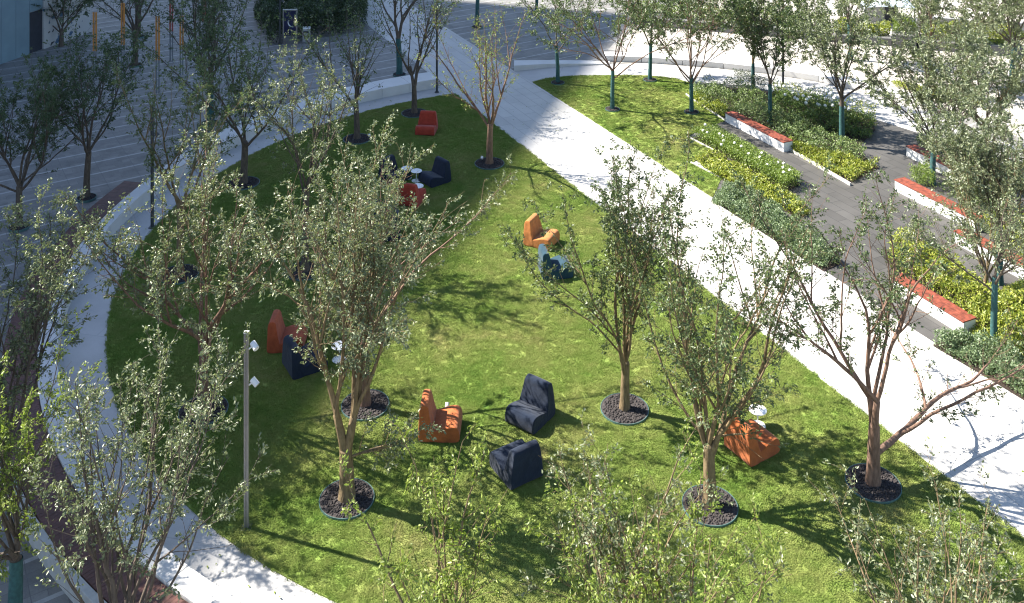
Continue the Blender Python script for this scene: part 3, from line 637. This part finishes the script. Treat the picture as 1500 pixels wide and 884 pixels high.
pts = sample([G(*q) for q in [(1120, 140), (1210, 152), (1284, 178), (1278, 196), (1200, 185), (1128, 160)]], 45, frg)
blooms(fo, [(p[0], p[1], .74 + frg.uniform(-.06, .12)) for p in pts], .085, frg)
# clipped hedge with white flowers, ground cover, blue-green shrubs along the path
soil([(1014, 203), (1048, 198), (1174, 271), (1152, 282), (1046, 221)])
h2, hp, hr = leaf_bed('clipped_hedge', [(1012, 204), (1050, 199), (1176, 272), (1150, 284)], .47, 'leaf_hedge', 8, 3400, .055, box=True, label='bright green clipped hedge dotted with white flowers along the small lawn', cat='hedge', kind=None)
pts = [G(px, py, .46) for px, py in [(1033, 183), (1030, 192), (1036, 195), (1054, 197), (1059, 200), (1060, 207), (1057, 212), (1076, 210), (1086, 215), (1097, 226), (1113, 231), (1116, 225), (1124, 242), (1140, 239), (1147, 246), (1148, 253), (1157, 250), (1148, 240)]]
blooms(h2, [tuple(p) for p in pts], .075, hr)
soil([(1022, 236), (1048, 225), (1150, 283), (1186, 314), (1172, 322), (1056, 264)])
leaf_bed('ground_cover', [(1018, 236), (1045, 228), (1112, 262), (1188, 313), (1172, 322), (1100, 287), (1042, 258)], .28, 'leaf_lime', 9, 1300, .085, lump=.25)
soil([(1040, 297), (1060, 278), (1098, 283), (1232, 388), (1204, 400)])
leaf_bed('shrub_mass', [(1042, 300), (1062, 282), (1100, 285), (1232, 386), (1204, 396), (1120, 345)], .45, 'leaf_blue', 10, 2800, .065, lump=.3)
# bed by the path at the right edge
soil([(1366, 508), (1420, 470), (1500, 430), (1560, 520), (1560, 625), (1450, 558)])
leaf_bed('shrub_mass', [(1366, 510), (1400, 492), (1500, 540), (1560, 585), (1560, 622), (1450, 556)], .48, 'leaf_blue', 12, 2600, .065, lump=.3)
leaf_bed('ground_cover', [(1412, 484), (1440, 440), (1520, 420), (1560, 520), (1540, 560), (1440, 512)], .5, 'leaf_lime', 13, 1000, .09, lump=.35)
# bed behind bench five
soil([(1307, 402), (1296, 372), (1318, 352), (1350, 356), (1440, 425), (1430, 470), (1415, 470)])
leaf_bed('shrub_mass', [(1308, 402), (1300, 376), (1320, 358), (1350, 362), (1440, 430), (1440, 470), (1416, 464)], .6, 'leaf_lime', 14, 1200, .08, lump=.35)
# beds behind benches two, three and four
leaf_bed('shrub_mass', [(1342, 212), (1346, 192), (1410, 210), (1500, 250), (1500, 285), (1430, 258)], .7, 'leaf_grey', 15, 1000, .065, lump=.4)
leaf_bed('ornamental_grass', [(1330, 268), (1345, 258), (1366, 262), (1370, 282), (1350, 276)], .6, 'leaf_hedge', 16, 1800, .12, lump=.3, wr=.15)
leaf_bed('shrub_mass', [(1372, 276), (1410, 280), (1480, 312), (1480, 345), (1430, 318)], .6, 'leaf_grey', 17, 1000, .065, lump=.4)
leaf_bed('shrub_mass', [(1436, 336), (1470, 320), (1560, 360), (1560, 420), (1500, 388)], .6, 'leaf_lime', 18, 1000, .08, lump=.35)
leaf_bed('ground_cover', [(1306, 121), (1330, 122), (1385, 140), (1440, 150), (1440, 160), (1370, 146), (1310, 128)], .2, 'leaf_lime', 19, 800, .08, lump=.3)
# stone kerb strips at bed edges
def strip(name, pts, w, h, mat, label, cat, group=None):
    m = MB()
    for a, b_ in zip(pts[:-1], pts[1:]):
        a = G(*a); b_ = G(*b_); d = b_ - a
        c = (a + b_) / 2; m.box((c.x, c.y, h / 2), (d.length - .004, w, h), math.atan2(d.y, d.x))
    return tag(m.build(name, mat, None, .006), label, cat, group)
strip('bed_edging', [(1158, 222), (1246, 273)], .08, .12, M['curb'], 'pale stone edging along the front of the large flower bed', 'edging')
strip('bed_edging', [(1007, 202), (1046, 222)], .06, .08, M['curb'], 'short pale edging where the clipped hedge meets the small lawn', 'edging')
strip('bed_edging', [(1012, 240), (1056, 262)], .06, .08, M['curb'], 'short pale edging where the lime ground cover meets the small lawn', 'edging')
strip('bed_edging', [(1040, 296), (1130, 354), (1210, 405)], .06, .08, M['curb'], 'pale edging between the blue-green shrubs and the white path', 'edging')
strip('bed_edging', [(1005, 140), (1026, 155), (1062, 178)], .06, .1, M['curb'], 'pale edging between the small lawn corner and the flower bed', 'edging')

# ------------------------------------------------------------------ red-topped benches
def garden_bench(a, b_, depth, label):
    A = G(a[0], a[1], .42); B = G(b_[0], b_[1], .42); d = (B - A); d.z = 0; ln = d.length; ang = math.atan2(d.y, d.x)
    t = empty('planter_bench', (A.x, A.y, 0), ang, label, 'bench', 'red-topped benches in the garden')
    MB().box((ln / 2, depth / 2 - .02, .20), (ln - .03, depth - .06, .38)).build('base', M['white'], t, .006)
    MB().box((ln / 2, depth / 2 - .02, .008), (ln - .12, depth - .14, .03)).build('plinth', M['darksteel'], t)
    m = MB(); k = 5; w = depth / k
    for i in range(k): m.box((ln / 2, -.02 + w * (i + .5), .41), (ln, w - .008, .035))
    m.build('seat', M['redwood'], t, .004)
    return t
garden_bench((1062, 165), (1148, 209), .52, 'half-shaded white bench with red timber seat nearest the small lawn')
garden_bench((1327, 214), (1426, 263), .52, 'white bench with red seat farthest back, under the dense silvery trees')
garden_bench((1310, 263), (1428, 323), .52, 'white bench with red seat with a tuft of grass right behind it')
garden_bench((1397, 338), (1520, 403), .52, 'white bench with red seat running off the right picture edge')
garden_bench((1303, 405), (1412, 472), .52, 'white bench with orange-red seat nearest the white path, backed by lime shrubs')

# ------------------------------------------------------------------ lounge chairs
def chair_mesh(prof, width_f, name, mat, parent, bev=.085):
    """rounded foam block: side profile (y forward negative, z) extruded in x with softened ends"""
    us = (-1, -.98, -.88, -.4, .4, .88, .98, 1); sec = len(us); n = len(prof); vs = []; fs = []
    cy = sum(p[0] for p in prof) / n; cz = sum(p[1] for p in prof) / n
    for u in us:
        k = .93 if abs(u) == 1 else 1
        for (y, z) in prof: vs.append((u * width_f(z) / 2, cy + (y - cy) * k, cz + (z - cz) * k + .012 * (1 - u * u)))
    for j in range(sec - 1):
        for i in range(n): a = j * n + i; b_ = j * n + (i + 1) % n; fs.append((a, a + n, b_ + n, b_))
    for j, rev in ((0, False), (sec - 1, True)):
        m_ = len(vs); u = us[j]; vs.append((u * width_f(cz) / 2, cy, cz))
        for i in range(n):
            f = (m_, j * n + i, j * n + (i + 1) % n); fs.append(f[::-1] if rev else f)
    o = MB().add(vs, fs).build(name, mat, parent, 0, 1, True)
    sb = o.modifiers.new('soft', 'SUBSURF'); sb.levels = 2; sb.render_levels = 2
    return o
def make_chair(fab):
    t = empty('lounge_chair', (0, 0, 0))
    seat = [(-.46, .0), (-.49, .06), (-.495, .20), (-.46, .33), (-.36, .385), (-.12, .33), (.10, .25), (.23, .23), (.27, .12), (.25, .0)]
    back = [(.10, .0), (.09, .08), (.11, .22), (.165, .36), (.20, .52), (.225, .66), (.24, .74), (.285, .79), (.395, .79), (.445, .745), (.46, .66), (.46, .40), (.475, .08), (.46, .0)]
    chair_mesh(seat, lambda z: .82, 'seat', M[fab], t)
    chair_mesh(back, lambda z: .835 - .17 * max(0, (z - .28) / .48), 'backrest', M[fab], t)
    MB().box((0, 0, .012), (.70, .78, .02)).build('base', M['darksteel'], t)
    return t
protos = {}
def chair(px, py, yaw, fab, label):
    p = G(px, py)
    if fab not in protos: t = protos[fab] = make_chair(fab)
    else: t = copy_tree(protos[fab])
    t.location = (p.x, p.y, .032); t.rotation_euler = (0, 0, R(yaw)); tag(t, label, 'lounge chair', 'low foam lounge chairs on the lawn'); return t
chair(625, 195, -6, 'red', 'red lounge chair facing the camera alone in the shade near the lawn tip')
chair(637, 268, -50, 'navy', 'navy lounge chair right of the pair of white tables in the shade')
chair(578, 265, 60, 'navy', 'navy lounge chair left of the pair of white tables in the shade')
chair(602, 297, 165, 'red', 'red lounge chair on the near side of the white tables in the shade')
chair(549, 320, 160, 'slate', 'slate lounge chair behind the leaves of the front tree, above a lone table')
chair(517, 355, 80, 'navy', 'navy lounge chair left of the lone table behind the front tree')
chair(565, 348, -80, 'navy', 'navy lounge chair right of the lone table behind the front tree')
chair(421, 507, 92, 'terracotta', 'terracotta lounge chair in shade beside a navy one, left of the front tree')
chair(446, 540, 122, 'navy', 'navy lounge chair in shade in front of the terracotta one')
chair(645, 634, 88, 'burnt', 'orange lounge chair seen from the side, right of the front tree')
chair(777, 616, -36, 'navy', 'navy lounge chair with dappled shade facing the orange one')
chair(756, 694, 212, 'navy', 'nearest navy lounge chair, turned with its back to the camera')
chair(793, 358, 63, 'orange', 'orange lounge chair out in the open sun next to a slate one')
chair(813, 402, 100, 'slate', 'slate blue lounge chair in the sun just below the orange one')
chair(1101, 662, 122, 'burnt', 'orange lounge chair turned away in front of the white side table')
def side_table(p, label, first=[None]):
    if first[0] is None:
        t = empty('side_table', (0, 0, 0)); first[0] = t
        MB().lathe([(0, .365), (.195, .365), (.21, .372), (.21, .384), (.20, .39), (0, .39)]).build('table_top', M['white'], t)
        MB().lathe([(0, 0), (.185, 0), (.19, .006), (.18, .016), (0, .018)]).build('table_base', M['white'], t)
        MB().tube((0, 0, .015), (0, 0, .37), .016).build('stem', M['white'], t)
    else: t = copy_tree(first[0])
    t.location = (p.x, p.y, .032); tag(t, label, 'side table', 'small round white side tables')
side_table(G(596, 247, .40), 'small round white table farthest back between the two navy chairs')
side_table(G(610, 251, .40), 'small round white table just right of the farthest one')
side_table(G(612, 273, .40), 'small round white table next to the near red chair in the shade')
side_table(G(537, 343, .40), 'lone small white table glimpsed through the crown of the front tree')
side_table(G(497, 507, .40), 'small white table beside the trunk near the navy and terracotta chairs')
side_table(G(1110, 626), 'small round white table in the sun behind the orange chair')

# ------------------------------------------------------------------ spotlight poles
def pole(px, py, h, label, mat='steel', first={}):
    p = G(px, py)
    t = empty('spotlight_pole', (p.x, p.y, .02), 0, label, 'light pole', 'slender spotlight poles around the lawn')
    m = MB(); m.box((-.03, 0, h / 2), (.034, .07, h)); m.box((.03, 0, h / 2), (.034, .07, h)); m.box((0, 0, h / 2), (.03, .045, h - .02))
    m.build('post', M[mat], t, .004)
    MB().box((0, 0, h + .012), (.10, .08, .02)).build('cap', M['white'] if mat == 'steel' else M[mat], t)
    MB().box((0, 0, .01), (.2, .2, .02)).build('base_plate', M['darksteel'], t)
    for z, ax in ((h - .28, (.55, -.5, -.35)), (h - 1.02, (.7, -.3, -.55))):
        d = Vector(ax).normalized()
        hd = MB().tube(Vector((.16, -.02, z + .04)) - d * .06, Vector((.16, -.02, z + .04)) + d * .10, .062, 16).build('spotlight', M['white'] if mat == 'steel' else M[mat], t)
        MB().tube((.05, 0, z - .05), (.14, -.02, z + .02), .018, 8).build('bracket', M['white'] if mat == 'steel' else M[mat], hd)
        MB().tube(Vector((.16, -.02, z + .04)) + d * .101, Vector((.16, -.02, z + .04)) + d * .106, .052, 16).build('lens', M['lens'], hd)
pole(361, 775, 4.0, 'grey spotlight pole with two white lamp heads in front of the dark lawn')
pole(223, 334, 4.15, 'dark spotlight pole on the left lawn edge against the striped plaza', 'darksteel')
pole(640, 136, 4.1, 'dark spotlight pole at the top tip of the big lawn', 'darksteel')
pole(1147, 128, 4.1, 'thin dark spotlight pole at the back of the flower bed', 'darksteel')
pole(410, 65, 3.4, 'dark pole standing beside the blue poster stand', 'darksteel')
def totem(px, py, h, mat, label):
    p = G(px, py)
    t = empty('light_totem', (p.x, p.y, 0), 0, label, 'post', 'coloured twin posts on the plaza')
    for x in (-.062, .062):
        MB().box((x, 0, h * .215), (.06, .06, h * .43)).build('lower_post', M['totem_grey'], t, .006)
        MB().box((x, 0, h * .715), (.072, .072, h * .57)).build('upper_post', M[mat], t, .006)
totem(231, 137, 3.7, 'totem_orange', 'nearest pair of orange and grey posts on the striped plaza')
totem(180, 112, 3.7, 'totem_orange', 'pair of orange posts left of the dark tree with the gravel bed')
totem(139, 118, 3.4, 'totem_orange', 'leftmost pair of orange posts in front of the mural wall')
totem(251, 90, 3.7, 'totem_red', 'pair of posts with dull red upper halves behind the nearest orange pair')
totem(266, 110, 3.0, 'totem_orange', 'pair of orange posts half hidden in the crown of the large dark tree')
totem(299, 74, 3.7, 'totem_red', 'pair of red posts hidden behind the branches of the large dark tree')
def uplight(px, py, label):
    p = G(px, py); t = empty('garden_uplight', (p.x, p.y, .03), 0, label, 'garden light', 'small white uplights by the trees')
    MB().tube((0, 0, 0), (0, 0, .12), .012, 8).build('stake', M['darksteel'], t)
    MB().tube((0, -.03, .11), (0, .05, .18), .05, 14).build('lamp_head', M['white'], t)
uplight(706, 238, 'small white garden uplight beside the nearly leafless tree'); uplight(541, 205, 'small white garden uplight beside the thin-leaved shaded tree'); uplight(655, 605, 'small white garden uplight in the grass behind the side-on orange chair')

# ------------------------------------------------------------------ far left: hedge, poster stand, building
fo, fp, frg = leaf_bed('tall_hedge', [(392, 66), (450, 61), (536, 46), (540, 0), (380, -20), (372, 30)], 1.8, 'hedge_dark', 31, 700, .12, label='tall dark hedge mass behind the blue poster stand', cat='hedge', kind=None, lump=.9)
p = G(425, 64)
t = empty('poster_stand', (p.x, p.y, 0), R(4), 'grey framed stand holding a dark blue poster before the tall hedge', 'sign')
MB().box((0, 0, .23), (.78, .22, .46)).build('base', M['planter'], t, .01)
m = MB(); m.box((-.37, 0, 1.2), (.07, .16, 1.46)); m.box((.37, 0, 1.2), (.07, .16, 1.46)); m.box((0, 0, 1.9), (.66, .16, .06)); m.build('frame', M['steel'], t, .006)
po = MB().box((0, 0, 1.16), (.665, .08, 1.38)).build('poster', M['poster'], t)
m = MB()
for i in range(14):
    a0 = R(150 + i * 9.5); a1 = R(150 + (i + 1) * 9.5); w0 = .012 + .05 * math.sin(PI * i / 14); w1 = .012 + .05 * math.sin(PI * (i + 1) / 14); r_ = .27
    q = [(math.cos(a0) * r_, math.sin(a0) * r_), (math.cos(a1) * r_, math.sin(a1) * r_), (math.cos(a1) * (r_ - w1), math.sin(a1) * (r_ - w1)), (math.cos(a0) * (r_ - w0), math.sin(a0) * (r_ - w0))]
    m.add([(.14 + x, -.0435, 1.2 + z) for x, z in q], [(0, 1, 2, 3)])
m.build('emblem', M['white'], po)
p = G(449, 61); t = empty('litter_bin', (p.x, p.y, 0), R(5), 'pale litter bin right of the blue poster stand', 'bin')
MB().box((0, 0, .36), (.42, .4, .72)).build('body', M['kioskwall'], t, .02); MB().box((0, 0, .77), (.46, .44, .08)).build('lid', M['white'], t, .02); MB().box((0, -.203, .58), (.3, .01, .12)).build('slot', M['panel_dark'], t)
# low building with panels, doorway and mural wall, facade running away from the camera
FD = Vector((.302, .953, 0)); F0 = Vector((-25.9, 54.1, 0)); ang = math.atan2(FD.y, FD.x); 
bl = empty('low_building', (F0.x, F0.y, 0), ang, 'low building of blue-grey panels with dark doorway and mural wall at top left', 'building')
# local x along facade, local +y away (left)
MB().box((-20, 6.1, 4.5), (47.2, 11.8, 9)).build('wall', M['kioskwall'], bl)
for i in range(26):
    if i == 0: continue
    MB().box((-.95 * i - .475 + .95 - .98, .14, 4.45), (.93, .10, 8.9)).build('wall_panel', M['panel'], bl, .008)
MB().box((-.5, .17, 1.1), (.93, .06, 2.2)).build('door', M['panel_dark'], bl); MB().box((-.5, .15, 5.6), (.93, .10, 6.7)).build('wall_panel', M['panel'], bl, .008)
MB().box((1.85, .12, 2.2), (3.7, .15, 4.4)).build('mural_wall', M['mural'], bl)
MB().box((-20, 6.1, 9.1), (47.6, 12.2, .25)).build('roof', M['planter'], bl)
# office tower out of the picture on the left: it casts the big shade
TD = Vector((.305, .952, 0)); TL = 52.0; SE = Vector((-104.76, 44.24, 0)); tang = math.atan2(TD.y, TD.x)
tw = empty('office_tower', (SE.x, SE.y, 0), tang, 'tall office tower beyond the left edge whose shade covers the plaza', 'building')
MB().box((TL / 2, 16, 50), (TL, 32, 100)).build('tower_body', M['tower'], tw)
for i in range(32):
    MB().box((TL / 2, -.04, 3 + i * 3), (TL - 2, .1, 1.7)).build('window_band', M['towerglass'], tw)

# ------------------------------------------------------------------ far right: planters, kiosk
def planter(pts, w, h, label):
    m = MB(); 
    for a, b_ in zip(pts[:-1], pts[1:]):
        a = G(*a); b_ = G(*b_); d = b_ - a; nrm = Vector((-d.y, d.x, 0)).normalized()
        q = [a, b_, b_ + nrm * w, a + nrm * w]; m.prism([(v_.x, v_.y) for v_ in q], 0, h)
    return tag(m.build('planter', M['planter'], None, .012), label, 'planter', 'grey planters along the far plaza edge')
planter([(925, 36), (1010, 44)], 1.6, .5, 'dark grey planter at the back left of the sunny plaza')
planter([(1014, 44.5), (1090, 51)], 1.6, .5, 'dark grey planter behind the tree with the grey-teal trunk')
planter([(1094, 51), (1215, 62)], 1.6, .5, 'dark grey planter behind the teal tree on the sunny plaza')
planter([(1219, 62.5), (1306, 68)], 1.6, .42, 'low grey planter with lime shrubs in front of the canopy kiosk')
planter([(1308, 70), (1342, 73)], 1.4, .72, 'taller grey planter with feathery grass beside the kiosk')
planter([(1346, 73), (1500, 85)], 1.6, .5, 'grey planter at the far right under the leafy trees')
def planter_bed(pxs, h, mat, seed, z, **kw):
    o, _, _ = leaf_bed('planter_shrubs', pxs, h, mat, seed, **kw); o.location.z = z; return o
planter_bed([(925, 33), (1010, 41), (1090, 48), (1215, 59), (1215, 45), (1090, 36), (925, 22)], .8, 'leaf_hedge', 41, .35, per=400, L=.11, lump=.6)
planter_bed([(1222, 60), (1304, 65), (1304, 52), (1222, 47)], .6, 'leaf_lime', 42, .35, per=900, L=.11, lump=.4)
planter_bed([(1309, 67), (1341, 70), (1341, 60), (1309, 57)], .85, 'leaf_hedge', 43, .6, per=1500, L=.2, lump=.5, wr=.1)
planter_bed([(1350, 71), (1500, 82), (1500, 66), (1350, 58)], .8, 'leaf_lime', 44, .35, per=600, L=.11, lump=.5)
p = G(1300, 38)
t = empty('kiosk', (p.x, p.y, 0), R(-8), 'small grey kiosk under a pale blue fabric canopy at the top right', 'kiosk')
m = MB(); m.box((-.2, 1.6, .62), (2.0, 1.8, 1.24)); m.build('wall', M['kioskwall'], t, .02)
MB().box((.35, .69, .55), (.7, .04, 1.05)).build('door', M['panel_dark'], t)
for x in (-1.3, 1.5): MB().tube((x, -.2, 0), (x, -.2, 1.1), .035).build('canopy_post', M['darksteel'], t)
m = MB(); n = 12
vs = []
for i in range(n + 1):
    x = -1.5 + 3.2 * i / n; s_ = 1 - ((i - n / 2) / (n / 2)) ** 2
    for j in range(7):
        y = -.5 + 2.8 * j / 6; vs.append((x, y, 1.14 + .35 * s_ * (.4 + .6 * math.sin(PI * j / 6))))
o = m.add(vs, [(i * 7 + j, (i + 1) * 7 + j, (i + 1) * 7 + j + 1, i * 7 + j + 1) for i in range(n) for j in range(6)]).build('canopy', M['canopy'], t, smooth=True)
sm = o.modifiers.new('solid', 'SOLIDIFY'); sm.thickness = .03
m = MB()
for a, b_ in (((1345, 47), (1420, 52)), ((1424, 52.3), (1520, 59))):
    a = G(*a); b_ = G(*b_); d = b_ - a; c = (a + b_) / 2; m.box((c.x, c.y + .2, .45), (d.length, .35, .9), math.atan2(d.y, d.x))
tag(m.build('low_wall', M['kioskwall'], None, .01), 'low grey wall behind the far right planters', 'wall')

rng = np.random.default_rng(77); pp = []
q0 = [pa[:2], pb[:2], pc[:2], pd[:2]]
P1 = sample([G(*q) for q in [(663, 135), (780, 124), (1500, 587), (1500, 788)]], 110, rng); a_ = rng.uniform(R(118), R(260), 90); r_ = rng.uniform(15.7, 16.75, 90)
P1 = np.concatenate([P1, np.stack([CX + r_ * np.cos(a_), CY + r_ * np.sin(a_)], 1)])
B = np.concatenate([P1, np.full((len(P1), 1), .022)], 1); D = rng.normal(0, 1, (len(P1), 3)); D[:, 2] = 0.05
fl = leaves_mesh('fallen_leaves', B, D * 3, rng, .075, M['leaf_yellow'], None, droop=0, updir=3.0)
tag(fl, 'few fallen leaves scattered on the white path and walkway', 'leaves', kind='stuff')
